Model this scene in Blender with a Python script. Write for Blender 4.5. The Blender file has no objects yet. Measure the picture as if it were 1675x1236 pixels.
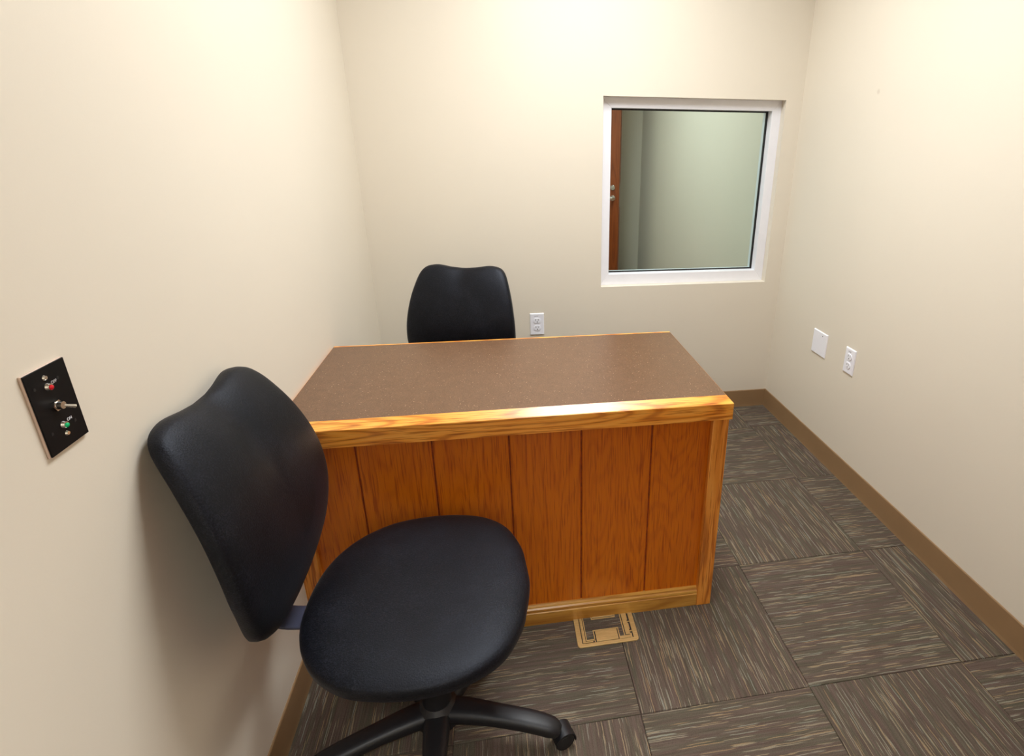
import bpy, bmesh, math, random
from mathutils import Vector, Matrix
random.seed(7)
S = bpy.context.scene
COL = S.collection

# ---------------------------------------------------------------- camera
IW, IH = 1675, 1236
F_PX, PPX, PPY = 920.9519, 138.6654, -41.4066
CAM = Vector((0.588, -2.7734, 1.4573)); YAW, PITCH, ROLL = 0.1783, 0.3647, 0.0117
fw = Vector((math.sin(YAW)*math.cos(PITCH), math.cos(YAW)*math.cos(PITCH), -math.sin(PITCH)))
r0 = Vector((math.cos(YAW), -math.sin(YAW), 0)); u0 = r0.cross(fw)
rt = r0*math.cos(ROLL)+u0*math.sin(ROLL); up = -r0*math.sin(ROLL)+u0*math.cos(ROLL)
cd = bpy.data.cameras.new('camera'); cam = bpy.data.objects.new('camera', cd); COL.objects.link(cam)
m = Matrix.Identity(4)
for i in range(3):
    m[i][0] = rt[i]; m[i][1] = up[i]; m[i][2] = -fw[i]; m[i][3] = CAM[i]
cam.matrix_world = m
cd.sensor_fit = 'HORIZONTAL'; cd.sensor_width = 36; cd.lens = F_PX/IW*36
cd.shift_x = -PPX/IW; cd.shift_y = PPY/IW; cd.clip_start = 0.02
S.camera = cam

# ---------------------------------------------------------------- world, lights, exposure
w = bpy.data.worlds.new('world'); S.world = w; w.use_nodes = True
w.node_tree.nodes['Background'].inputs[0].default_value = (0.9, 0.93, 1, 1)
w.node_tree.nodes['Background'].inputs[1].default_value = 0.05
S.view_settings.view_transform = 'Standard'; S.view_settings.look = 'None'
S.view_settings.gamma = 1; S.view_settings.use_curve_mapping = False
S.view_settings.exposure = 0.0
CEIL = 2.7
LIGHT_C = (1.02, -1.12)            # centre of the ceiling troffer
LIGHT_SIZE = (0.56, 1.16)
def area(name, loc, size, power, color=(0.935, 0.975, 1.0), spread=180):
    l = bpy.data.lights.new(name, 'AREA'); l.shape = 'RECTANGLE'; l.size, l.size_y = size
    l.energy = power; l.color = color; l.spread = math.radians(spread)
    o = bpy.data.objects.new(name, l); o.location = loc; COL.objects.link(o); return o
area('troffer_light', (LIGHT_C[0], LIGHT_C[1], CEIL-0.012), LIGHT_SIZE, 38.5, spread=150)
area('hall_light', (0.62, -3.5, 2.66), (0.6, 0.6), 72)

# ---------------------------------------------------------------- materials
def mat(name):
    m = bpy.data.materials.new(name); m.use_nodes = True
    nt = m.node_tree; return m, nt, nt.nodes['Principled BSDF']
def N(nt, t, **kw):
    n = nt.nodes.new(t)
    for k, v in kw.items():
        if k in n.inputs: n.inputs[k].default_value = v
        else: setattr(n, k, v)
    return n
def L(nt, a, b): nt.links.new(a, b)
def ramp(nt, fac, stops):
    r = nt.nodes.new('ShaderNodeValToRGB'); e = r.color_ramp.elements
    while len(e) > len(stops): e.remove(e[-1])
    while len(e) < len(stops): e.new(1)
    for el, (p, c) in zip(e, stops):
        el.position = p; el.color = (*c, 1) if len(c) == 3 else c
    L(nt, fac, r.inputs[0]); return r.outputs[0]
def math_n(nt, op, a, b=None, c=None):
    n = nt.nodes.new('ShaderNodeMath'); n.operation = op
    for i, v in enumerate((a, b, c)):
        if v is None: continue
        if isinstance(v, (int, float)): n.inputs[i].default_value = v
        else: L(nt, v, n.inputs[i])
    return n.outputs[0]
def coords(nt, scale=(1, 1, 1), rand=0.0, out='Object'):
    tc = nt.nodes.new('ShaderNodeTexCoord'); mp = nt.nodes.new('ShaderNodeMapping')
    mp.inputs['Scale'].default_value = scale; L(nt, tc.outputs[out], mp.inputs[0])
    if rand:
        oi = nt.nodes.new('ShaderNodeObjectInfo')
        k = math_n(nt, 'MULTIPLY', oi.outputs['Random'], rand)
        cx = nt.nodes.new('ShaderNodeCombineXYZ')
        for i in range(3): L(nt, k, cx.inputs[i])
        L(nt, cx.outputs[0], mp.inputs['Location'])
    return mp.outputs[0]
def mixc(nt, fac, a, b, mode='MIX'):
    n = nt.nodes.new('ShaderNodeMix'); n.data_type = 'RGBA'; n.blend_type = mode
    for s, v in ((n.inputs['Factor'], fac), (n.inputs['A'], a), (n.inputs['B'], b)):
        if isinstance(v, (int, float)): s.default_value = v
        elif isinstance(v, tuple): s.default_value = (*v, 1)
        else: L(nt, v, s)
    return n.outputs['Result']
def bump(nt, b, h, strength, dist):
    n = nt.nodes.new('ShaderNodeBump'); n.inputs['Strength'].default_value = strength
    n.inputs['Distance'].default_value = dist; L(nt, h, n.inputs['Height']); L(nt, n.outputs[0], b.inputs['Normal'])
def srgb(r, g, b):
    f = lambda c: c/12.92 if c <= 0.04045 else ((c+0.055)/1.055)**2.4
    return tuple(f(c/255) for c in (r, g, b))
def plain(name, col, rough=0.5, metal=0.0, spec=0.5, noise=0.06, scale=40, bumps=0.0, rand=0.0):
    m, nt, b = mat(name)
    t = N(nt, 'ShaderNodeTexNoise', Scale=scale, Detail=3.0); L(nt, coords(nt, rand=rand), t.inputs['Vector'])
    lo = tuple(c*(1-noise) for c in col); hi = tuple(min(1, c*(1+noise)) for c in col)
    L(nt, ramp(nt, t.outputs[0], [(0.3, lo), (0.7, hi)]), b.inputs['Base Color'])
    b.inputs['Roughness'].default_value = rough; b.inputs['Metallic'].default_value = metal
    b.inputs['Specular IOR Level'].default_value = spec
    if bumps: bump(nt, b, t.outputs[0], bumps, 0.001)
    return m

WALLC = srgb(227, 218, 202)
def wall_mat(name, spots=()):
    m, nt, b = mat(name)
    big = N(nt, 'ShaderNodeTexNoise', Scale=1.7, Detail=3.0); L(nt, coords(nt), big.inputs['Vector'])
    c = ramp(nt, big.outputs[0], [(0.3, tuple(x*0.985 for x in WALLC)), (0.7, tuple(x*1.01 for x in WALLC))])
    for (p, r, k) in spots:          # faint scuff marks on the paint
        tc = nt.nodes.new('ShaderNodeTexCoord'); d = nt.nodes.new('ShaderNodeVectorMath'); d.operation = 'DISTANCE'
        L(nt, tc.outputs['Object'], d.inputs[0]); d.inputs[1].default_value = p
        f = nt.nodes.new('ShaderNodeMapRange'); L(nt, d.outputs['Value'], f.inputs[0])
        f.inputs[1].default_value = r*0.4; f.inputs[2].default_value = r; f.inputs[3].default_value = k; f.inputs[4].default_value = 0
        c = mixc(nt, f.outputs[0], c, srgb(150, 120, 100))
    L(nt, c, b.inputs['Base Color'])
    fine = N(nt, 'ShaderNodeTexNoise', Scale=260.0, Detail=2.0); L(nt, coords(nt), fine.inputs['Vector'])
    bump(nt, b, fine.outputs[0], 0.12, 0.0006)
    b.inputs['Roughness'].default_value = 0.55; b.inputs['Specular IOR Level'].default_value = 0.3
    return m
M_WALL = wall_mat('wall_paint')
M_WALLR = wall_mat('wall_paint_scuffed', [((2.089, -0.582, 1.637), 0.012, 0.22)])
M_WALLL = wall_mat('wall_paint_marked', [((0.0, -1.50, 0.93), 0.010, 0.12)])
M_BASE = plain('vinyl_cove_base', srgb(146, 116, 82), 0.55, noise=0.05, scale=8)
M_WHITE = plain('white_frame', srgb(240, 240, 246), 0.35, noise=0.01)
M_PLATE = plain('white_plate', srgb(243, 243, 250), 0.3, noise=0.01)
M_SLOT = plain('slot_dark', srgb(40, 34, 34), 0.6)
M_INK = plain('grey_ink', srgb(120, 116, 122), 0.6)
M_GASKET = plain('black_gasket', srgb(14, 13, 14), 0.5)
M_CEIL = plain('ceiling_tile', srgb(245, 244, 240), 0.8, noise=0.03, scale=120, bumps=0.3)
M_BLACKP = plain('black_plastic', srgb(18, 18, 22), 0.5, noise=0.1, scale=200, bumps=0.15)
M_DARKMET = plain('grey_blue_painted_steel', srgb(62, 64, 84), 0.4, metal=0.3, noise=0.05)
M_CHROME = plain('chrome', srgb(215, 212, 208), 0.18, metal=1.0, noise=0.02)
M_BLACKG = plain('black_gloss_plate', srgb(6, 6, 9), 0.5, spec=0.2, noise=0.1)
M_CREAM = plain('plate_edge_cream', srgb(214, 190, 175), 0.4)
M_RED = plain('red_lens', srgb(220, 20, 40), 0.2, noise=0.02)
M_GREEN = plain('green_lens', srgb(10, 190, 120), 0.2, noise=0.02)
M_RUBBER = plain('caster_rubber', srgb(20, 20, 22), 0.5)
M_DARKIN = plain('dark_interior', srgb(50, 38, 26), 0.8)

def brass_mat():
    m, nt, b = mat('brushed_brass')
    t = N(nt, 'ShaderNodeTexNoise', Scale=1.0, Detail=4.0); L(nt, coords(nt, (30, 600, 30)), t.inputs['Vector'])
    L(nt, ramp(nt, t.outputs[0], [(0.3, srgb(196, 164, 104)), (0.7, srgb(222, 194, 136))]), b.inputs['Base Color'])
    b.inputs['Metallic'].default_value = 0.55; b.inputs['Roughness'].default_value = 0.42; return m
M_BRASS = brass_mat()

def fabric_mat():
    m, nt, b = mat('black_fabric')
    v = coords(nt)
    t = N(nt, 'ShaderNodeTexNoise', Scale=330.0, Detail=3.0, Roughness=0.7); L(nt, v, t.inputs['Vector'])
    d = N(nt, 'ShaderNodeTexNoise', Scale=11.0, Detail=6.0); L(nt, v, d.inputs['Vector'])
    f = math_n(nt, 'ADD', math_n(nt, 'MULTIPLY', t.outputs[0], 0.75), math_n(nt, 'MULTIPLY', d.outputs[0], 0.25))
    L(nt, ramp(nt, f, [(0.36, srgb(3, 3, 6)), (0.5, srgb(10, 10, 14)), (0.64, srgb(29, 30, 38))]), b.inputs['Base Color'])
    b.inputs['Roughness'].default_value = 0.46; b.inputs['Specular IOR Level'].default_value = 0.24; b.inputs['Specular Tint'].default_value = (0.8, 0.86, 1, 1)
    b.inputs['Sheen Weight'].default_value = 0.02; b.inputs['Sheen Roughness'].default_value = 0.4
    b.inputs['Sheen Tint'].default_value = (0.8, 0.82, 1, 1)
    bump(nt, b, t.outputs[0], 0.6, 0.0012); return m
M_FAB = fabric_mat()

def wood_mat(name, axis, dark, mid, light, rough=0.32, ring=26.0, pore=0.5, cathedral=1.0, mixv=0.45):
    """oak: cathedral rings warped across the grain, plus fine pore streaks along it. axis = grain axis 0/1/2"""
    m, nt, b = mat(name)
    sc = [13.0, 13.0, 13.0]; sc[axis] = 1.5
    v = coords(nt, tuple(sc), 37.0)
    warp = N(nt, 'ShaderNodeTexNoise', Scale=0.55, Detail=1.5); L(nt, v, warp.inputs['Vector'])
    s = math_n(nt, 'MULTIPLY', warp.outputs[0], ring*cathedral)
    rings = math_n(nt, 'PINGPONG', s, 0.5)
    sf = [300.0, 300.0, 300.0]; sf[axis] = 10.0
    vf = coords(nt, tuple(sf), 11.0)
    p = N(nt, 'ShaderNodeTexNoise', Scale=1.0, Detail=2.0); L(nt, vf, p.inputs['Vector'])
    sm = [90.0, 90.0, 90.0]; sm[axis] = 4.0
    vm = coords(nt, tuple(sm), 5.0)
    q = N(nt, 'ShaderNodeTexNoise', Scale=1.0, Detail=3.0); L(nt, vm, q.inputs['Vector'])
    base = ramp(nt, rings, [(0.0, light), (0.30, mid), (0.44, dark), (0.5, dark)])
    soft = ramp(nt, q.outputs[0], [(0.3, mid), (0.7, light)])
    c = mixc(nt, mixv, base, soft)
    streak = ramp(nt, p.outputs[0], [(0.54, (1, 1, 1)), (0.64, tuple(1-pore*(1-x) for x in (0.62, 0.45, 0.3)))])
    c = mixc(nt, 1.0, c, streak, 'MULTIPLY')
    L(nt, c, b.inputs['Base Color'])
    b.inputs['Roughness'].default_value = rough
    b.inputs['Coat Weight'].default_value = 0.25; b.inputs['Coat Roughness'].default_value = 0.2
    bump(nt, b, p.outputs[0], 0.12, 0.0005); return m
PD, PM, PL = srgb(172, 78, 2), srgb(204, 106, 2), srgb(212, 118, 3)
TD, TM, TL = srgb(176, 78, 8), srgb(244, 160, 56), srgb(253, 186, 88)
M_PANEL = wood_mat('oak_panel', 2, PD, PM, PL, 0.38, 24, 0.75, 1.0, 0.72)
M_TRIMX = wood_mat('oak_trim_horizontal', 0, TD, TM, TL, 0.3, 26, 1.0)
M_TRIMZ = wood_mat('oak_trim_vertical', 2, srgb(158, 76, 14), srgb(222, 136, 44), srgb(238, 164, 74), 0.3, 20, 1.0)
M_TRIMY = wood_mat('oak_trim_depth', 1, TD, TM, TL, 0.3, 26, 1.0)
M_SKIRT = wood_mat('oak_skirting', 0, srgb(150, 92, 28), srgb(190, 136, 56), srgb(206, 156, 74), 0.3, 12, 0.5)
M_DOOR = wood_mat('door_veneer', 2, srgb(110, 48, 18), srgb(142, 68, 28), srgb(156, 80, 36), 0.4, 14, 0.3)

def laminate_mat():
    m, nt, b = mat('brown_speckled_laminate'); v = coords(nt)
    t = N(nt, 'ShaderNodeTexNoise', Scale=300.0, Detail=3.0); L(nt, v, t.inputs['Vector'])
    g = N(nt, 'ShaderNodeTexNoise', Scale=30.0, Detail=3.0); L(nt, v, g.inputs['Vector'])
    c = ramp(nt, t.outputs[0], [(0.30, srgb(84, 58, 38)), (0.5, srgb(106, 76, 54)), (0.72, srgb(130, 98, 72))])
    c = mixc(nt, 0.25, c, ramp(nt, g.outputs[0], [(0.35, srgb(92, 66, 46)), (0.65, srgb(114, 84, 60))]))
    vo = N(nt, 'ShaderNodeTexVoronoi', Scale=120.0); L(nt, v, vo.inputs['Vector'])
    sp = math_n(nt, 'LESS_THAN', vo.outputs['Distance'], 0.15)
    wn = nt.nodes.new('ShaderNodeTexWhiteNoise'); L(nt, vo.outputs['Position'], wn.inputs['Vector'])
    sp = math_n(nt, 'MULTIPLY', sp, math_n(nt, 'GREATER_THAN', wn.outputs['Value'], 0.7))
    c = mixc(nt, sp, c, srgb(190, 158, 126))
    L(nt, c, b.inputs['Base Color']); b.inputs['Roughness'].default_value = 0.33
    bump(nt, b, t.outputs[0], 0.15, 0.0004); return m
M_LAM = laminate_mat()

def carpet_mat(name='carpet_pile', dim=1.0):
    """grey-brown tufted loop with thin broken tan and cream lines running along local x"""
    m, nt, b = mat(name)
    base_n = N(nt, 'ShaderNodeTexNoise', Scale=1.0, Detail=3.0); L(nt, coords(nt, (7, 260, 1), 91.0), base_n.inputs['Vector'])
    hue_n = N(nt, 'ShaderNodeTexNoise', Scale=1.0, Detail=2.0); L(nt, coords(nt, (4, 90, 1), 57.0), hue_n.inputs['Vector'])
    c = ramp(nt, base_n.outputs[0], [(0.30, srgb(78, 66, 56)), (0.5, srgb(98, 86, 75)), (0.70, srgb(118, 106, 94))])
    c2 = ramp(nt, hue_n.outputs[0], [(0.35, srgb(108, 86, 80)), (0.5, srgb(98, 86, 75)), (0.65, srgb(96, 96, 78))])
    c = mixc(nt, 0.45, c, c2)
    # thin lines: rows of 3.4 mm, each row broken into dashes by stretched noise
    tc = nt.nodes.new('ShaderNodeTexCoord'); sx = nt.nodes.new('ShaderNodeSeparateXYZ'); L(nt, tc.outputs['Object'], sx.inputs[0])
    oi = nt.nodes.new('ShaderNodeObjectInfo')
    wob = N(nt, 'ShaderNodeTexNoise', Scale=30.0, Detail=1.0); L(nt, tc.outputs['Object'], wob.inputs['Vector'])
    yy = math_n(nt, 'ADD', sx.outputs[1], math_n(nt, 'MULTIPLY', math_n(nt, 'SUBTRACT', wob.outputs[0], 0.5), 0.004))
    row = math_n(nt, 'FLOOR', math_n(nt, 'DIVIDE', yy, 0.0021))
    cb = nt.nodes.new('ShaderNodeCombineXYZ')
    L(nt, math_n(nt, 'MULTIPLY', sx.outputs[0], 9.0), cb.inputs[0])
    L(nt, math_n(nt, 'MULTIPLY', row, 7.31), cb.inputs[1]); L(nt, math_n(nt, 'MULTIPLY', oi.outputs['Random'], 50), cb.inputs[2])
    dn = N(nt, 'ShaderNodeTexNoise', Scale=1.0, Detail=0.0); L(nt, cb.outputs[0], dn.inputs['Vector'])
    lines = ramp(nt, dn.outputs[0], [(0.62, (0, 0, 0)), (0.68, (1, 1, 1))])
    cw = nt.nodes.new('ShaderNodeTexWhiteNoise'); cw.noise_dimensions = '1D'; L(nt, row, cw.inputs['W'])
    lc = ramp(nt, cw.outputs['Value'], [(0.0, srgb(170, 140, 100)), (0.4, srgb(160, 148, 126)), (0.7, srgb(152, 156, 142)), (1.0, srgb(178, 152, 112))])
    c = mixc(nt, math_n(nt, 'MULTIPLY', lines, 0.7), c, lc)
    pile = N(nt, 'ShaderNodeTexNoise', Scale=420.0, Detail=3.0); L(nt, tc.outputs['Object'], pile.inputs['Vector'])
    c = mixc(nt, 0.55, c, ramp(nt, pile.outputs[0], [(0.3, (0.38, 0.38, 0.38)), (0.7, (1, 1, 1))]), 'MULTIPLY')
    L(nt, c, b.inputs['Base Color']); b.inputs['Roughness'].default_value = 0.95
    b.inputs['Specular IOR Level'].default_value = 0.15
    h = math_n(nt, 'ADD', pile.outputs[0], math_n(nt, 'MULTIPLY', base_n.outputs[0], 0.8))
    bump(nt, b, h, 0.8, 0.003); return m
M_CARPET = carpet_mat()

def mirror_mat():
    """one-way glass: a greenish partial mirror"""
    m, nt, b = mat('one_way_mirror_glass')
    t = N(nt, 'ShaderNodeTexNoise', Scale=2.0); L(nt, coords(nt), t.inputs['Vector'])
    L(nt, ramp(nt, t.outputs[0], [(0.3, (0.63, 0.765, 0.73)), (0.7, (0.645, 0.775, 0.745))]), b.inputs['Base Color'])
    b.inputs['Metallic'].default_value = 1.0; b.inputs['Roughness'].default_value = 0.02
    return m
M_MIRROR = mirror_mat()

def emit_mat(name, col, s):
    m, nt, b = mat(name); b.inputs['Emission Color'].default_value = (*col, 1); b.inputs['Emission Strength'].default_value = s
    t = N(nt, 'ShaderNodeTexNoise', Scale=90.0); L(nt, coords(nt), t.inputs['Vector'])
    L(nt, ramp(nt, t.outputs[0], [(0.3, (0.8, 0.8, 0.8)), (0.7, (0.9, 0.9, 0.9))]), b.inputs['Base Color']); return m
M_DIFF = emit_mat('troffer_diffuser', (1, 0.985, 0.96), 3.0)

# ---------------------------------------------------------------- mesh helpers
def link(name, me, parent=None, material=None, smooth=False):
    o = bpy.data.objects.new(name, me); COL.objects.link(o)
    if parent is not None: o.parent = parent
    if material is not None: me.materials.append(material)
    if smooth:
        for p in me.polygons: p.use_smooth = True
    return o
def from_bm(name, bm, parent=None, material=None, smooth=False, bevel=0.0, seg=2):
    bmesh.ops.recalc_face_normals(bm, faces=bm.faces)
    me = bpy.data.meshes.new(name); bm.to_mesh(me); bm.free()
    o = link(name, me, parent, material, smooth)
    if bevel:
        b = o.modifiers.new('bevel', 'BEVEL'); b.width = bevel; b.segments = seg; b.limit_method = 'ANGLE'; b.angle_limit = math.radians(40)
        for p in me.polygons: p.use_smooth = True
        try:
            me.set_sharp_from_angle(angle=math.radians(35))
        except Exception: pass
    return o
def add_box(bm, x0, x1, y0, y1, z0, z1):
    v = [bm.verts.new(p) for p in ((x0,y0,z0),(x1,y0,z0),(x1,y1,z0),(x0,y1,z0),(x0,y0,z1),(x1,y0,z1),(x1,y1,z1),(x0,y1,z1))]
    for f in ((0,3,2,1),(4,5,6,7),(0,1,5,4),(1,2,6,5),(2,3,7,6),(3,0,4,7)): bm.faces.new([v[i] for i in f])
def box(name, x0, x1, y0, y1, z0, z1, material, parent=None, bevel=0.0):
    bm = bmesh.new(); add_box(bm, x0, x1, y0, y1, z0, z1); return from_bm(name, bm, parent, material, bevel=bevel)
def prism(name, pts, depth_axis, a, b, material, parent=None, bevel=0.0, smooth=False):
    """extrude a 2D outline along an axis (0 x, 1 y, 2 z) from a to b"""
    bm = bmesh.new()
    def P(p, d):
        c = list(p); c.insert(depth_axis, d); return c
    A = [bm.verts.new(P(p, a)) for p in pts]; B = [bm.verts.new(P(p, b)) for p in pts]
    bm.faces.new(A); bm.faces.new(B)
    n = len(pts)
    for i in range(n): bm.faces.new((A[i], A[(i+1) % n], B[(i+1) % n], B[i]))
    return from_bm(name, bm, parent, material, smooth, bevel)
def add_cyl(bm, c, axis, r, h, n=20, r2=None):
    """cylinder from c along the unit axis for h"""
    axis = Vector(axis).normalized(); q = axis.to_track_quat('Z', 'Y'); r2 = r if r2 is None else r2
    A, B = [], []
    for i in range(n):
        a = 2*math.pi*i/n; d = Vector((math.cos(a), math.sin(a), 0))
        A.append(bm.verts.new(Vector(c)+q @ (d*r))); B.append(bm.verts.new(Vector(c)+axis*h+q @ (d*r2)))
    bm.faces.new(A[::-1]); bm.faces.new(B)
    for i in range(n): bm.faces.new((A[i], A[(i+1) % n], B[(i+1) % n], B[i]))
def cyl(name, c, axis, r, h, material, parent=None, n=24, r2=None, bevel=0.0):
    bm = bmesh.new(); add_cyl(bm, c, axis, r, h, n, r2); return from_bm(name, bm, parent, material, bevel=bevel) if bevel else auto(from_bm(name, bm, parent, material))
def auto(o, ang=35):
    for p in o.data.polygons: p.use_smooth = True
    o.data.set_sharp_from_angle(angle=math.radians(ang)); return o
def sweep(name, path, prof, material, parent=None, smooth=True):
    """path: list of (pos, right, up, sx, sy); prof: closed list of (a, b) unit outline"""
    bm = bmesh.new(); rings = []
    for (p, r, u, sx, sy) in path:
        rings.append([bm.verts.new(Vector(p)+Vector(r)*(a*sx)+Vector(u)*(b*sy)) for a, b in prof])
    n = len(prof)
    for i in range(len(rings)-1):
        for j in range(n): bm.faces.new((rings[i][j], rings[i][(j+1) % n], rings[i+1][(j+1) % n], rings[i+1][j]))
    bm.faces.new(rings[0][::-1]); bm.faces.new(rings[-1])
    o = from_bm(name, bm, parent, material)
    return auto(o, 50) if smooth else o
def tag(o, label, cat, group=None):
    o['label'] = label; o['category'] = cat
    if group: o['group'] = group
    return o
def thing(name, label, cat, loc=(0, 0, 0), rz=0, group=None):
    o = bpy.data.objects.new(name, None); COL.objects.link(o); o.location = loc; o.rotation_euler = (0, 0, rz)
    o.empty_display_size = 0.1
    return tag(o, label, cat, group)
def struct(o): o['kind'] = 'structure'; return o
def catmull(pts, n=6, closed=True):
    N_ = len(pts); out = []
    for i in range(N_ if closed else N_-1):
        if closed: a, b, c, d = pts[i-1], pts[i], pts[(i+1) % N_], pts[(i+2) % N_]
        else: a, b, c, d = pts[max(i-1, 0)], pts[i], pts[i+1], pts[min(i+2, N_-1)]
        for k in range(n):
            t = k/n
            out.append(tuple(.5*((2*b[j])+(-a[j]+c[j])*t+(2*a[j]-5*b[j]+4*c[j]-d[j])*t*t+(-a[j]+3*b[j]-3*c[j]+d[j])*t**3) for j in range(len(b))))
    if not closed: out.append(tuple(pts[-1]))
    return out

# ---------------------------------------------------------------- room shell
W = 2.089; YR = -2.95; T = 0.12
S_T = 0.4954
floor = struct(box('floor', -T, W+T, -4.9, T, -0.06, -0.008, M_DARKIN))
# carpet tiles, quarter-turned like parquet; seams measured from the photograph
OX, OY = 1.8989, -0.2507
def tile(x0, x1, y0, y1, turned):
    g = 0.0006; x0 += g; x1 -= g; y0 += g; y1 -= g
    cx, cy = (x0+x1)/2, (y0+y1)/2; hx, hy = (x1-x0)/2, (y1-y0)/2
    if turned: hx, hy = hy, hx
    bm = bmesh.new(); add_box(bm, -hx, hx, -hy, hy, -0.008, 0.0)
    bmesh.ops.bevel(bm, geom=[e for e in bm.edges if all(v.co.z > -0.001 for v in e.verts)], offset=0.0015, segments=1, affect='EDGES')
    o = from_bm('carpet_tile', bm, floor, M_CARPET); o.location = (cx, cy, 0)
    if turned: o.rotation_euler = (0, 0, math.pi/2)
for i in range(-1, 5):
    for j in range(-1, 9):
        x1 = min(W, OX-i*S_T) if i >= 0 else W
        x0 = max(0.0, OX-(i+1)*S_T); y1 = min(0.0, OY-j*S_T); y0 = max(-4.7, OY-(j+1)*S_T)
        if i == -1: x0 = OX
        if x1-x0 < 0.01 or y1-y0 < 0.01: continue
        # column between V1 and V2 (i=0), rows H3-H4 (j=2): lines run along x
        tile(x0, x1, y0, y1, turned=((i+j) % 2 != 0))

ceiling = struct(box('ceiling', -T, W+T, YR-T, T, CEIL+0.02, CEIL+0.08, M_CEIL))
for ix, (a, b) in enumerate([(0.0, 0.715), (0.715, 1.325), (1.325, W)]):
    for (c, d) in [(-2.95, -2.8), (-2.8, -1.73), (-1.73, -0.51), (-0.51, 0.0)]:
        if ix == 1 and c == -1.73: continue
        box('ceiling_panel', a+0.012, b-0.012, c+0.012, d-0.012, CEIL, CEIL+0.02, M_CEIL, ceiling)
bm = bmesh.new()
for xx in (0.715, 1.325): add_box(bm, xx-0.012, xx+0.012, YR, 0, CEIL-0.001, CEIL+0.018)
for yy in (-2.8, -1.73, -0.51): add_box(bm, 0, W, yy-0.012, yy+0.012, CEIL-0.001, CEIL+0.017)
from_bm('ceiling_grid', bm, ceiling, M_WHITE)

WX0, WX1, WZ0, WZ1 = 1.105, 2.005, 0.7406, 1.636     # window opening in the back wall
bm = bmesh.new()
for (a, b, c, d) in ((-T, WX0, 0, CEIL+0.02), (WX1, W+T, 0, CEIL+0.02), (WX0, WX1, 0, WZ0), (WX0, WX1, WZ1, CEIL+0.02)): add_box(bm, a, b, 0, T, c, d)
bmesh.ops.remove_doubles(bm, verts=bm.verts, dist=1e-5)
struct(from_bm('wall_back', bm, None, M_WALL))
struct(box('wall_left', -T, 0, YR-T, 0, 0, CEIL+0.02, M_WALLL))
struct(box('wall_right', W, W+T, YR-T, 0, 0, CEIL+0.02, M_WALLR))
DX0, DX1, DZ = 0.10, 1.02, 2.05                        # doorway behind the camera
bm = bmesh.new()
for (a, b, c, d) in ((0, DX0, 0, CEIL+0.02), (DX1, W, 0, CEIL+0.02), (DX0, DX1, DZ, CEIL+0.02)): add_box(bm, a, b, YR-T, YR, c, d)
struct(from_bm('wall_rear', bm, None, M_WALL))
# hallway beyond the doorway
bm = bmesh.new()
add_box(bm, -T, W+T, -4.9, -4.8, 0, CEIL+0.02); add_box(bm, -T, -0.02, -4.8, YR-T, 0, CEIL+0.02); add_box(bm, W+0.02, W+T, -4.8, YR-T, 0, CEIL+0.02)
struct(from_bm('wall_hall', bm, None, M_WALL)); struct(box('ceiling_hall', -T, W+T, -4.9, YR-T, CEIL+0.02, CEIL+0.08, M_CEIL))

def cove(name, pts_fn):
    pass
BB = 0.1028
prof = [(0, 0), (0.0065, 0), (0.006, 0.004), (0.005, 0.012), (0.0045, 0.03), (0.004, BB-0.003), (0.002, BB), (0, BB)]
struct(prism('baseboard_back', [(-a, z) for a, z in prof], 0, 0.0, W, M_BASE))
struct(prism('baseboard_right', [(W-a, z) for a, z in prof], 1, YR, -0.0, M_BASE))
struct(prism('baseboard_left', [(a, z) for a, z in prof], 1, YR, -0.0, M_BASE))
bm = bmesh.new(); add_box(bm, DX1+0.06, W, YR, YR+0.005, 0, BB); add_box(bm, 0, DX0-0.06, YR, YR+0.005, 0, BB)
struct(from_bm('baseboard_rear', bm, None, M_BASE))

# ---------------------------------------------------------------- window with one-way glass
win = bpy.data.objects.new('window_1', None); COL.objects.link(win); struct(win)
FY = 0.04; FW = 0.047; FD = 0.047
def ringpiece(name, x0, x1, z0, z1, w_l, w_r, w_b, w_t, y0, y1, material, parent, bevel=0.0, mitre=True):
    """four mitred rails of a rectangular ring, each an object"""
    out = []
    o = [(x0, z0), (x1, z0), (x1, z1), (x0, z1)]; q = [(x0+w_l, z0+w_b), (x1-w_r, z0+w_b), (x1-w_r, z1-w_t), (x0+w_l, z1-w_t)]
    for i in range(4):
        j = (i+1) % 4
        out.append(prism(name, [o[i], o[j], q[j], q[i]], 1, y0, y1, material, parent, bevel))
    return out
ringpiece('window_frame', WX0, WX1, WZ0, WZ1, FW, FW, 0.056, 0.048, FY, FY+FD, M_WHITE, win, 0.0012)
ringpiece('gasket', WX0+FW, WX1-FW, WZ0+0.056, WZ1-0.048, 0.009, 0.008, 0.006, 0.007, FY+0.043, FY+0.0475, M_GASKET, win)
box('glass', WX0+FW, WX1-FW, FY+0.048, FY+0.054, WZ0+0.05, WZ1-0.045, M_MIRROR, win)
box('window_backing', WX0, WX1, FY+0.060, T, WZ0, WZ1, M_DARKIN, win)

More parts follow.
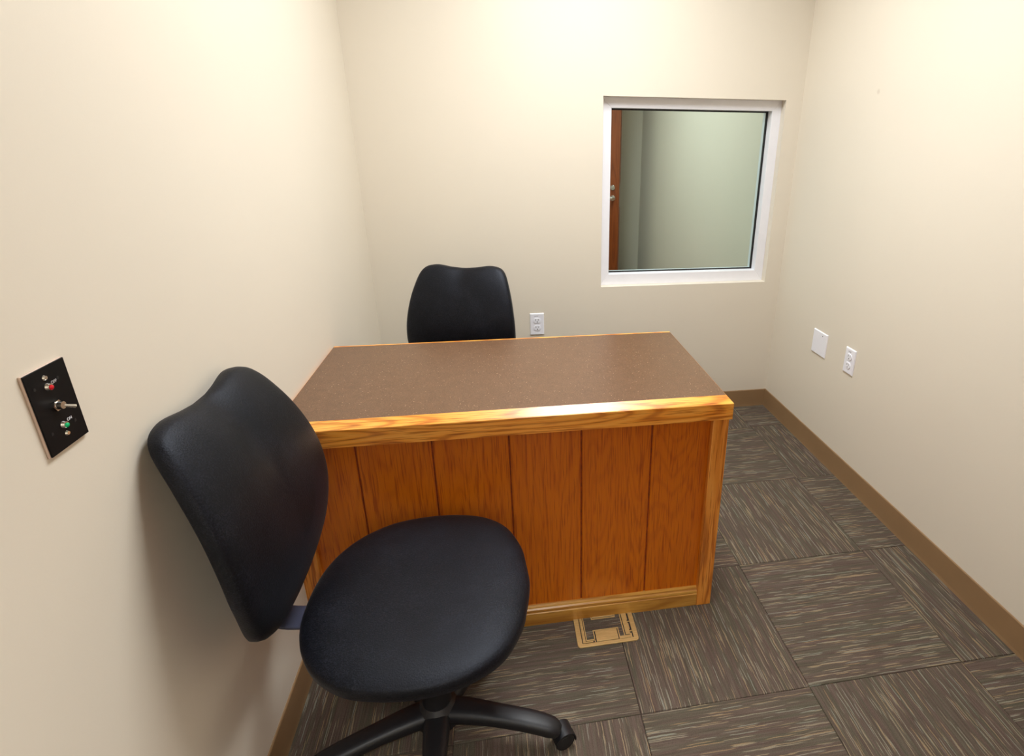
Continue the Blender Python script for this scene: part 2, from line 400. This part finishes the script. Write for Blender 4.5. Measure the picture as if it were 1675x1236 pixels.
# ---------------------------------------------------------------- door, open against the rear wall
door = bpy.data.objects.new('door_1', None); COL.objects.link(door); struct(door)
bm = bmesh.new()
for (a, b, c, d) in ((DX0-0.05, DX0, 0, DZ+0.05), (DX1, DX1+0.05, 0, DZ+0.05), (DX0, DX1, DZ, DZ+0.05)): add_box(bm, a, b, YR-T-0.01, YR+0.012, c, d)
from_bm('door_frame', bm, door, plain('door_frame_paint', srgb(96, 74, 52), 0.4), bevel=0.003)
HINGE = Vector((0.94, YR+0.03, 0)); TIP = Vector((1.768, -2.50, 0))
leafdir = (TIP-HINGE).normalized(); ang = math.atan2(leafdir.y, leafdir.x); LW = (TIP-HINGE).length
leaf = box('door_leaf', 0, LW, -0.045, 0, 0.008, DZ-0.004, M_DOOR, door, bevel=0.002)
leaf.location = HINGE; leaf.rotation_euler = (0, 0, ang)
bm = bmesh.new(); add_cyl(bm, (LW-0.062, 0, 0.915), (0, 1, 0), 0.026, 0.008); add_cyl(bm, (LW-0.062, 0.006, 0.915), (0, 1, 0), 0.010, 0.05)
add_box(bm, LW-0.175, LW-0.052, 0.045, 0.062, 0.906, 0.926)
from_bm('lever_handle', bm, leaf, M_CHROME, bevel=0.002)
bm = bmesh.new(); add_cyl(bm, (LW-0.062, 0, 1.012), (0, 1, 0), 0.027, 0.012, r2=0.022); add_cyl(bm, (LW-0.062, 0.01, 1.012), (0, 1, 0), 0.012, 0.006)
from_bm('deadbolt', bm, leaf, M_CHROME, bevel=0.001)
box('latch_plate', LW-0.0005, LW+0.0012, -0.036, -0.009, 0.83, 1.06, M_CHROME, leaf)

# ---------------------------------------------------------------- ceiling light
tf = thing('ceiling_light', 'recessed white rectangular fluorescent ceiling light over the desk', 'ceiling light', (LIGHT_C[0], LIGHT_C[1], CEIL))
ringpiece_o = bmesh.new()
for (a, b, c, d) in ((-0.30, 0.30, -0.605, -0.58), (-0.30, 0.30, 0.58, 0.605), (-0.30, -0.28, -0.58, 0.58), (0.28, 0.30, -0.58, 0.58)): add_box(ringpiece_o, a, b, c, d, -0.006, 0.019)
from_bm('light_frame', ringpiece_o, tf, M_WHITE)
box('diffuser', -0.28, 0.28, -0.58, 0.58, 0.0, 0.004, M_DIFF, tf)

# ---------------------------------------------------------------- desk
desk = thing('desk', 'oak desk with brown speckled laminate top and vertical plank front panel', 'desk', (0.0022, -0.7503, 0), -0.0062)
HD = 0.749; DXW = 1.2388; DY = -0.6484                 # local: x 0..DXW, y DY..0
AP = HD-0.0511
HT = 0.763; IX, IY, YB = 0.0135, 0.030, -0.040      # chamfered oak edging around the laminate
box('laminate_top', 0.007, DXW-IX, DY+IY, YB, HT-0.022, HT-0.0004, M_LAM, desk, bevel=0.0004)
def edging(name, o0, o1, i0, i1, material):
    """one mitred rail: outer face, chamfer up to the laminate, inner face"""
    bm = bmesh.new(); A = []
    for o, i in ((o0, i0), (o1, i1)):
        A.append([bm.verts.new(p) for p in ((*o, AP), (*o, HD-0.0012), (o[0]*0.93+i[0]*0.07, o[1]*0.93+i[1]*0.07, HD+0.0004), (*i, HT), (*i, AP))])
    n = len(A[0])
    for k in range(n): bm.faces.new((A[0][k], A[0][(k+1) % n], A[1][(k+1) % n], A[1][k]))
    bm.faces.new(A[0]); bm.faces.new(A[1][::-1]); return from_bm(name, bm, desk, material)
oc = [(0, DY), (DXW, DY), (DXW, YB), (0, YB)]; ic = [(0.007, DY+IY), (DXW-IX, DY+IY), (DXW-IX, YB), (0.007, YB)]
edging('front_rail', oc[0], oc[1], ic[0], ic[1], M_TRIMX)
edging('side_rail', oc[1], oc[2], ic[1], ic[2], M_TRIMY); edging('side_rail', oc[3], oc[0], ic[3], ic[0], M_TRIMY)
box('back_rail', 0.007, DXW-IX, YB-0.008, YB, AP, HT, M_TRIMX, desk)
box('knot', 0.103, 0.110, DY-0.0004, DY+0.002, AP+0.0235, AP+0.028, M_DARKIN, desk, bevel=0.0015)
PY = DY+0.008
PW = 0.048
for x0 in (0.0, DXW-PW-0.006):
    box('corner_post', x0, x0+PW+0.001, PY, PY+0.045, 0.0, AP, M_TRIMZ, desk, bevel=0.002)
XL, XR = PW+0.001, DXW-PW-0.006
PYF = PY+0.018
grooves = [XL, 0.190, 0.388, 0.596, 0.800, 1.008, XR]
for k in range(6):
    a = grooves[k]+(0.0022 if k else 0); b = grooves[k+1]-(0.0022 if k < 5 else 0)
    c = 0.0022
    prism('front_plank', [(a, PYF+c if k else PYF), (a+(c if k else 0), PYF), (b-(c if k < 5 else 0), PYF), (b, PYF+c if k < 5 else PYF), (b, PYF+0.008), (a, PYF+0.008)], 2, 0.03, AP, M_PANEL, desk)
box('panel_backing', XL-0.01, XR+0.01, PYF+0.0030, PYF+0.016, 0.03, AP, plain('groove_stain', srgb(134, 52, 6), 0.6, noise=0.4, scale=60), desk)
# skirting with a moulded top edge
sk = PY+0.002
prism('skirting', [(PYF+0.003, 0), (sk, 0), (sk, 0.046), (sk+0.0025, 0.048), (sk+0.0018, 0.052), (sk+0.003, 0.058), (sk+0.007, 0.062), (sk+0.0085, 0.066), (sk+0.012, 0.071), (PYF+0.003, 0.071)], 0, XL, XR, M_SKIRT, desk)
box('end_panel', 0.006, 0.024, PY+0.045, -0.06, 0.0, AP, M_PANEL, desk, bevel=0.001)
box('end_panel', DXW-0.03, DXW-0.012, PY+0.045, -0.06, 0.0, AP, M_PANEL, desk, bevel=0.001)
for x0 in (0.0, DXW-PW-0.006): box('corner_post', x0, x0+PW+0.001, -0.087, -0.052, 0.0, AP, M_TRIMZ, desk, bevel=0.002)

# ---------------------------------------------------------------- brass floor box
FBX, FBY = 0.770, -1.5035; FBW = 0.192
fb = thing('floor_box', 'square brass floor outlet box with carpet insert partly under the desk front', 'floor outlet', (FBX, FBY, 0))
def rrect(x0, x1, y0, y1, r, n=5):
    o = []
    for (cx, cy, a0) in ((x1-r, y0+r, -90), (x1-r, y1-r, 0), (x0+r, y1-r, 90), (x0+r, y0+r, 180)):
        for k in range(n+1):
            a = math.radians(a0+90*k/n); o.append((cx+r*math.cos(a), cy+r*math.sin(a)))
    return o
prism('box_well', rrect(0.004, FBW-0.004, 0.004, FBW-0.004, 0.01), 2, -0.004, 0.0012, M_SLOT, fb)
def ring2d(name, O, I, z0, z1, material, parent, bevel=0):
    bm = bmesh.new(); n = len(O)
    V = [[bm.verts.new((*p, z)) for p in P] for P in (O, I) for z in (z0, z1)]
    for i in range(n):
        j = (i+1) % n
        bm.faces.new((V[1][i], V[1][j], V[3][j], V[3][i])); bm.faces.new((V[0][i], V[0][j], V[1][j], V[1][i]))
        bm.faces.new((V[2][i], V[2][j], V[3][j], V[3][i])); bm.faces.new((V[0][i], V[0][j], V[2][j], V[2][i]))
    return from_bm(name, bm, parent, material, bevel=bevel)
ring2d('cover_frame', rrect(0, FBW, 0, FBW, 0.010), rrect(0.0155, FBW-0.0150, 0.0125, FBW-0.0125, 0.002), 0.0, 0.0042, M_BRASS, fb, 0.0008)
Z0, Z1 = 0.0012, 0.0040
bm = bmesh.new(); add_box(bm, 0.0180, 0.0265, 0.0150, 0.177, Z0, Z1); add_box(bm, 0.0265, 0.050, 0.0150, 0.0190, Z0, Z1)
from_bm('lid_strip', bm, fb, M_BRASS, bevel=0.0004)
bm = bmesh.new()                                   # rim around the carpet insert
add_box(bm, 0.0282, 0.0312, 0.022, 0.172, Z0, Z1); add_box(bm, 0.0312, 0.0575, 0.0205, 0.0250, Z0, Z1)
add_box(bm, 0.0540, 0.0575, 0.0140, 0.0585, Z0, Z1); add_box(bm, 0.0575, 0.1360, 0.0550, 0.0585, Z0, Z1)
add_box(bm, 0.1325, 0.1360, 0.0140, 0.0550, Z0, Z1); add_box(bm, 0.1360, 0.1700, 0.0140, 0.0235, Z0, Z1)
add_box(bm, 0.1490, 0.1525, 0.0235, 0.172, Z0, Z1); add_box(bm, 0.0312, 0.1490, 0.1690, 0.172, Z0, Z1)
from_bm('insert_rim', bm, fb, M_BRASS, bevel=0.0004)
bm = bmesh.new(); add_box(bm, 0.0312, 0.0540, 0.0250, 0.169, 0.0012, 0.0034); add_box(bm, 0.0540, 0.1360, 0.0585, 0.169, 0.0012, 0.0034); add_box(bm, 0.1360, 0.1490, 0.0235, 0.169, 0.0012, 0.0034)
from_bm('carpet_insert', bm, fb, M_CARPET)
box('cable_flap', 0.0605, 0.1300, 0.0145, 0.0535, Z0, Z1+0.0004, M_BRASS, fb, bevel=0.0006)
box('cable_flap', 0.0605, 0.1300, 0.1060, 0.1450, Z0+0.002, Z1+0.0006, M_BRASS, fb, bevel=0.0006)
bm = bmesh.new(); add_box(bm, 0.0560, 0.0590, 0.0990, 0.148, Z0+0.002, Z1+0.0005); add_box(bm, 0.1315, 0.1345, 0.0990, 0.148, Z0+0.002, Z1+0.0005); add_box(bm, 0.059, 0.1315, 0.0990, 0.1030, Z0+0.002, Z1+0.0005)
from_bm('flap_rim', bm, fb, M_BRASS)
bm = bmesh.new(); add_box(bm, 0.1550, 0.1690, 0.0265, 0.172, Z0, Z1)
add_box(bm, 0.1690, 0.1735, 0.012, 0.030, Z0, Z1); add_box(bm, 0.1690, 0.1720, 0.045, 0.070, Z0, Z1)
add_box(bm, 0.1690, 0.1775, 0.036, 0.040, Z0, Z1); add_box(bm, 0.1690, 0.1718, 0.082, 0.110, Z0, Z1); add_box(bm, 0.1690, 0.1775, 0.074, 0.077, Z0, Z1)
from_bm('hinge_strip', bm, fb, M_BRASS, bevel=0.0003)

# ---------------------------------------------------------------- wall plates
def wall_thing(name, label, cat, loc, normal, group=None):
    """local x = along the wall to the viewer's right, y = into the wall, z = up"""
    rz = math.atan2(normal[1], normal[0])+math.pi/2
    return thing(name, label, cat, loc, rz, group)
def text(s, size, material, parent, loc, name='lettering'):
    c = bpy.data.curves.new('t', 'FONT'); c.body = s; c.size = size; c.align_x = 'CENTER'; c.align_y = 'CENTER'; c.extrude = 0.0002
    o = bpy.data.objects.new('t', c); COL.objects.link(o)
    bpy.context.view_layer.update()
    me = bpy.data.meshes.new_from_object(o.evaluated_get(bpy.context.evaluated_depsgraph_get()))
    bpy.data.objects.remove(o); me.materials.clear()
    q = link(name, me, parent, material); q.location = loc; q.rotation_euler = (math.pi/2, 0, 0); return q
def plate(w_, h_, t_, parent, material=M_PLATE):
    bm = bmesh.new(); b = 0.003
    back = [bm.verts.new(p) for p in ((-w_/2, 0, -h_/2), (w_/2, 0, -h_/2), (w_/2, 0, h_/2), (-w_/2, 0, h_/2))]
    mid = [bm.verts.new((v.co.x, -t_*0.5, v.co.z)) for v in back]
    fr = [bm.verts.new((v.co.x-math.copysign(b, v.co.x), -t_, v.co.z-math.copysign(b, v.co.z))) for v in back]
    bm.faces.new(back); bm.faces.new(fr)
    for A, B in ((back, mid), (mid, fr)):
        for i in range(4): bm.faces.new((A[i], A[(i+1) % 4], B[(i+1) % 4], B[i]))
    return from_bm('cover_plate', bm, parent, material)
def outlet(label, loc, normal):
    t = wall_thing('wall_outlet', label, 'outlet', loc, normal, 'white duplex wall outlets')
    plate(0.0715, 0.1145, 0.006, t)
    text('15A 125V', 0.0052, M_INK, t, (-0.004, -0.0063, 0.043))
    for s in (1, -1):
        o = []
        for k in range(28):            # round socket face flattened top and bottom
            a = 2*math.pi*k/28; o.append((0.0170*math.cos(a), max(-0.0138, min(0.0138, 0.0170*math.sin(a)))+s*0.0195))
        f = prism('socket_face', o, 1, -0.0085, -0.002, M_PLATE, t, bevel=0.0006)
        bm = bmesh.new(); cz = s*0.0195
        add_box(bm, -0.0078, -0.0056, -0.0088, -0.008, cz+0.0005, cz+0.0085); add_box(bm, 0.0056, 0.0076, -0.0088, -0.008, cz+0.0015, cz+0.0080)
        add_cyl(bm, (0, -0.0088, cz-0.0070), (0, 1, 0), 0.0026, 0.001, 12)
        from_bm('socket_slots', bm, f, M_SLOT)
    cyl('screw', (0, -0.0068, 0), (0, 1, 0), 0.0024, 0.002, M_PLATE, t, 12)
    return t
outlet('white duplex outlet on the back wall beside the window, just behind the desk', (0.7735, 0, 0.5575), (0, -1))
outlet('white duplex outlet on the right wall, near the blank plate', (W, -0.709, 0.554), (-1, 0))
bp = wall_thing('blank_plate', 'plain white blank cover plate on the right wall with small screws', 'wall plate', (W, -0.465, 0.551), (-1, 0))
plate(0.118, 0.1145, 0.006, bp)
for sx in (-0.023, 0.023):
    for sz in (-0.0415, 0.0415): cyl('screw', (sx, -0.0068, sz), (0, 1, 0), 0.0028, 0.002, M_INK if (sx, sz) == (0.023, 0.0415) else M_PLATE, bp, 12)

# switch plate on the left wall; local x runs towards +y (into the room)
sw = wall_thing('switch_plate', 'black metal wall plate with chrome toggle switch and red and green lights', 'switch', (0, -1.9900, 1.1170), (1, 0))
box('plate_edge', -0.0365, 0.0365, -0.0035, 0, -0.0575, 0.0575, M_CREAM, sw, bevel=0.0008)
box('cover_plate', -0.0358, 0.0358, -0.0055, -0.0035, -0.0568, 0.0568, M_BLACKG, sw, bevel=0.0006)
def lx(y, z): return (y+1.99, z-1.117)
for (y, z) in ((-1.9945, 1.1604), (-1.9905, 1.0780)):
    a, b = lx(y, z); bm = bmesh.new(); add_cyl(bm, (a, -0.0055, b), (0, -1, 0), 0.0036, 0.002, 16, 0.0025)
    auto(from_bm('screw', bm, sw, M_CHROME))
for (y, z, mm) in ((-1.9940, 1.1475, M_RED), (-1.9910, 1.0910, M_GREEN)):
    a, b = lx(y, z)
    c = cyl('lamp_collar', (a, -0.0055, b), (0, -1, 0), 0.0055, 0.0035, M_CHROME, sw, 20, 0.0042)
    bm = bmesh.new(); add_cyl(bm, (a, -0.0085, b-0.001), (0, -1, -0.3), 0.0036, 0.0016, 16, 0.0032); add_cyl(bm, (a, -0.0100, b-0.0014), (0, -1, -0.3), 0.0032, 0.0012, 16, 0.0014)
    l = auto(from_bm('lamp_lens', bm, sw, mm)); l['label'] = 'red lamp lens' if mm is M_RED else 'green lamp lens'
text('OFF', 0.0058, plain('label_ink', srgb(190, 186, 186), 0.6), sw, (lx(-1.9825, 1.1500)[0], -0.0057, lx(0, 1.1500)[1]))
text('ON', 0.0058, M_PLATE, sw, (lx(-1.9790, 1.0940)[0], -0.0057, lx(0, 1.0940)[1]))
for (y, z) in ((-2.0155, 1.1525), (-1.9745, 1.1523), (-2.0135, 1.0885), (-1.9705, 1.0872)):
    a, b = lx(y, z); cyl('rivet', (a, -0.0054, b), (0, -1, 0), 0.0022, 0.0006, M_BLACKP, sw, 12)
a, b = lx(-1.9925, 1.1200)
bm = bmesh.new(); add_cyl(bm, (a, -0.0055, b), (0, -1, 0), 0.0078, 0.003, 6); add_cyl(bm, (a, -0.0085, b), (0, -1, 0), 0.0056, 0.006, 20, 0.005)
auto(from_bm('toggle_collar', bm, sw, M_CHROME), 30)
d = Vector((0.013, -0.006, -0.008)).normalized(); bm = bmesh.new(); add_cyl(bm, (a, -0.012, b), d, 0.0017, 0.0165, 14, 0.0026)
auto(from_bm('toggle_lever', bm, sw, M_CHROME))

# ---------------------------------------------------------------- task chairs
SEAT_O = [(.245, 0), (.238, .065), (.226, .125), (.188, .200), (.125, .246), (.04, .266), (-.05, .262), (-.125, .240), (-.193, .186), (-.237, .105), (-.25, 0)]
BACK_O = [(0,.486),(.050,.490),(.118,.497),(.168,.478),(.197,.412),(.216,.332),(.226,.245),(.220,.165),(.182,.066),(.095,-.005),(.04,-.025),(0,-.033)]
def closed_half(h):        # mirror a half outline about its first coordinate pair's symmetry axis
    return h
def pad_mesh(outline, centre, T1, T2, surf, p_front, p_back, rings=16, e=0.5):
    """cushion: outline (a, b); surf(a, b, d) -> 3-D; domed front (T1) and back (T2) with a rolled edge"""
    bm = bmesh.new(); n = len(outline); R = []
    ks = [(k+0.0)/rings for k in range(1, rings)]
    for k in ks:
        t = math.pi*k; s = math.sin(t); c = math.cos(t)
        r = s**e; d = (T1*abs(c)**p_front) if c > 0 else -(T2*abs(c)**p_back)
        R.append([bm.verts.new(surf(centre[0]+(x-centre[0])*r, centre[1]+(y-centre[1])*r, d, r)) for x, y in outline])
    f = bm.verts.new(surf(centre[0], centre[1], T1, 0)); b = bm.verts.new(surf(centre[0], centre[1], -T2, 0))
    for i in range(len(R)-1):
        for j in range(n): bm.faces.new((R[i][j], R[i][(j+1) % n], R[i+1][(j+1) % n], R[i+1][j]))
    for j in range(n):
        bm.faces.new((f, R[0][(j+1) % n], R[0][j])); bm.faces.new((b, R[-1][j], R[-1][(j+1) % n]))
    return bm
def sym_y(h): return catmull([(x, y) for x, y in h]+[(x, -y) for x, y in h[-2:0:-1]], 6)
def sym_x(h): return catmull([(x, y) for x, y in h]+[(-x, y) for x, y in h[-2:0:-1]], 6)

def make_chair(label, loc, phi, lift, rho, base_rot):
    t = thing('task_chair', label, 'chair', (*loc, 0), phi, 'black armless task chairs at the desk')
    g = bmesh.new
    # seat
    SZ = 0.470+lift
    def ss(a, b, d, r):
        rr = min(1, (a*a+b*b)/0.07)
        z = SZ+d - 0.006*math.exp(-((a+0.03)**2+b*b)/0.02) - 0.010*max(0, (a-0.12)/0.12)**2
        return (a, b, z)
    o = from_bm('seat', pad_mesh(sym_y(SEAT_O), (0, 0), 0.030, 0.030, ss, 0.55, 0.4, 22), t, M_FAB, True)
    # backrest
    cr, sr = math.cos(rho), math.sin(rho)
    BX = -0.212; BZ = 0.510+lift
    def bs(wd, h, d, r):
        nrm = -0.08*wd*wd - 1.06*(h-.2)**2 + d - 0.030
        ch = math.exp(-(wd/0.045)**2)*max(0, min(1, (h-0.12)/0.3))
        if d > 0: nrm -= 0.010*ch
        return (BX - sr*h + cr*nrm, wd-0.020, BZ + cr*h + sr*nrm)
    from_bm('backrest', pad_mesh(sym_x(BACK_O), (0, .26), 0.030, 0.030, bs, 0.6, 0.55, 22), t, M_FAB, True)
    # J bar
    path = catmull([(-0.03, 0.425), (-0.15, 0.423), (-0.25, 0.424), (-0.315, 0.435), (-0.345, 0.475), (-0.335, 0.54), (-0.305, 0.61), (-0.285, 0.66)], 5, False)
    P_ = []
    for i, (x, z) in enumerate(path):
        a_ = path[max(0, i-1)]; b_ = path[min(len(path)-1, i+1)]
        dd = Vector((b_[0]-a_[0], 0, b_[1]-a_[1])).normalized(); nn = Vector((-dd.z, 0, dd.x))
        P_.append(((x, 0, z+lift), (0, 1, 0), nn, 0.033, 0.005))
    rp = [(math.copysign(abs(math.cos(q))**0.4, math.cos(q)), math.copysign(abs(math.sin(q))**0.5, math.sin(q))) for q in [2*math.pi*k/20 for k in range(20)]]
    sweep('back_bar', P_, rp, M_DARKMET, t)
    # mechanism, column, hub
    bm = g(); add_box(bm, -0.12, 0.09, -0.08, 0.08, 0.375+lift, 0.437+lift); add_box(bm, -0.075, 0.065, -0.055, 0.055, 0.335+lift, 0.380+lift); from_bm('seat_mechanism', bm, t, M_BLACKP, bevel=0.01, seg=3)
    bm = g(); add_cyl(bm, (-0.06, -0.05, 0.405+lift), (-0.15, -1, -0.12), 0.006, 0.15, 10)
    auto(from_bm('lever', bm, t, M_BLACKP)); 
    cyl('gas_column', (0, 0, 0.11), (0, 0, 1), 0.036, 0.25, M_BLACKP, t); cyl('piston', (0, 0, 0.33), (0, 0, 1), 0.014, 0.06+lift, M_DARKMET, t)
    bm = g(); add_cyl(bm, (0, 0, 0.062), (0, 0, 1), 0.055, 0.045, 28, 0.048); add_cyl(bm, (0, 0, 0.107), (0, 0, 1), 0.048, 0.02, 28, 0.032)
    auto(from_bm('hub', bm, t, M_BLACKP), 30)
    rp2 = [(math.copysign(abs(math.cos(q))**0.6, math.cos(q)), math.copysign(abs(math.sin(q))**0.75, math.sin(q))) for q in [2*math.pi*k/18 for k in range(18)]]
    for k in range(5):
        a = base_rot+2*math.pi*k/5-phi; d = Vector((math.cos(a), math.sin(a), 0)); s = Vector((-d.y, d.x, 0))
        prof_ = [(0.02, 0.088, 0.034, 0.022), (0.08, 0.092, 0.031, 0.021), (0.15, 0.091, 0.027, 0.019), (0.230, 0.085, 0.026, 0.019), (0.272, 0.078, 0.025, 0.019), (0.298, 0.070, 0.023, 0.018), (0.311, 0.060, 0.017, 0.013)]
        pp = catmull(prof_, 3, False); P2 = []
        for i, (r_, z_, wx, hz) in enumerate(pp):
            a_ = pp[max(0, i-1)]; b_ = pp[min(len(pp)-1, i+1)]
            tg = (d*(b_[0]-a_[0])+Vector((0, 0, b_[1]-a_[1]))).normalized(); nn = s.cross(tg)*-1
            P2.append((d*r_+Vector((0, 0, z_)), s, nn, wx, hz))
        leg = sweep('leg', P2, rp2, M_BLACKP, t)
        # twin-wheel caster, swivelled
        ca = a-0.95+0.9*k
        cc = d*0.300; ax = Vector((math.cos(ca), math.sin(ca), 0)); fd = Vector((-ax.y, ax.x, 0))
        wc = cc+fd*0.024+Vector((0, 0, 0.026))
        bm = g(); add_cyl(bm, cc+Vector((0, 0, 0.040)), (0, 0, 1), 0.008, 0.022, 12)
        # hood over the wheels
        hood = []
        for q in range(0, 13):
            b_ = math.radians(-15+q*15); hood.append((fd*math.cos(b_)+Vector((0, 0, 1))*math.sin(b_)))
        H1 = [bm.verts.new(wc+v*0.029-ax*0.0225) for v in hood]; H2 = [bm.verts.new(wc+v*0.029+ax*0.0225) for v in hood]
        G1 = [bm.verts.new(wc+v*0.0268-ax*0.0225) for v in hood]; G2 = [bm.verts.new(wc+v*0.0268+ax*0.0225) for v in hood]
        for q in range(12):
            bm.faces.new((H1[q], H1[q+1], H2[q+1], H2[q])); bm.faces.new((G1[q], G1[q+1], G2[q+1], G2[q]))
            bm.faces.new((H1[q], H1[q+1], G1[q+1], G1[q])); bm.faces.new((H2[q], H2[q+1], G2[q+1], G2[q]))
        for q in (0, 12): bm.faces.new((H1[q], H2[q], G2[q], G1[q]))
        cst = auto(from_bm('caster', bm, t, M_BLACKP))
        for sgn in (-1, 1):
            bm = g(); w0 = wc+ax*(sgn*0.004)
            add_cyl(bm, w0, ax*sgn, 0.0255, 0.017, 28); add_cyl(bm, w0+ax*(sgn*0.017), ax*sgn, 0.0205, 0.003, 28, 0.012)
            from_bm('wheel', bm, cst, M_RUBBER, bevel=0.002)
    return t
make_chair('black fabric armless task chair in the left foreground beside the wall', (0.380, -1.698), -0.041, 0.0, 0.036, math.radians(-17))
make_chair('black fabric armless task chair behind the desk, only its backrest showing', (0.378, -0.785), -1.847, -0.038, 0.014, math.radians(20))
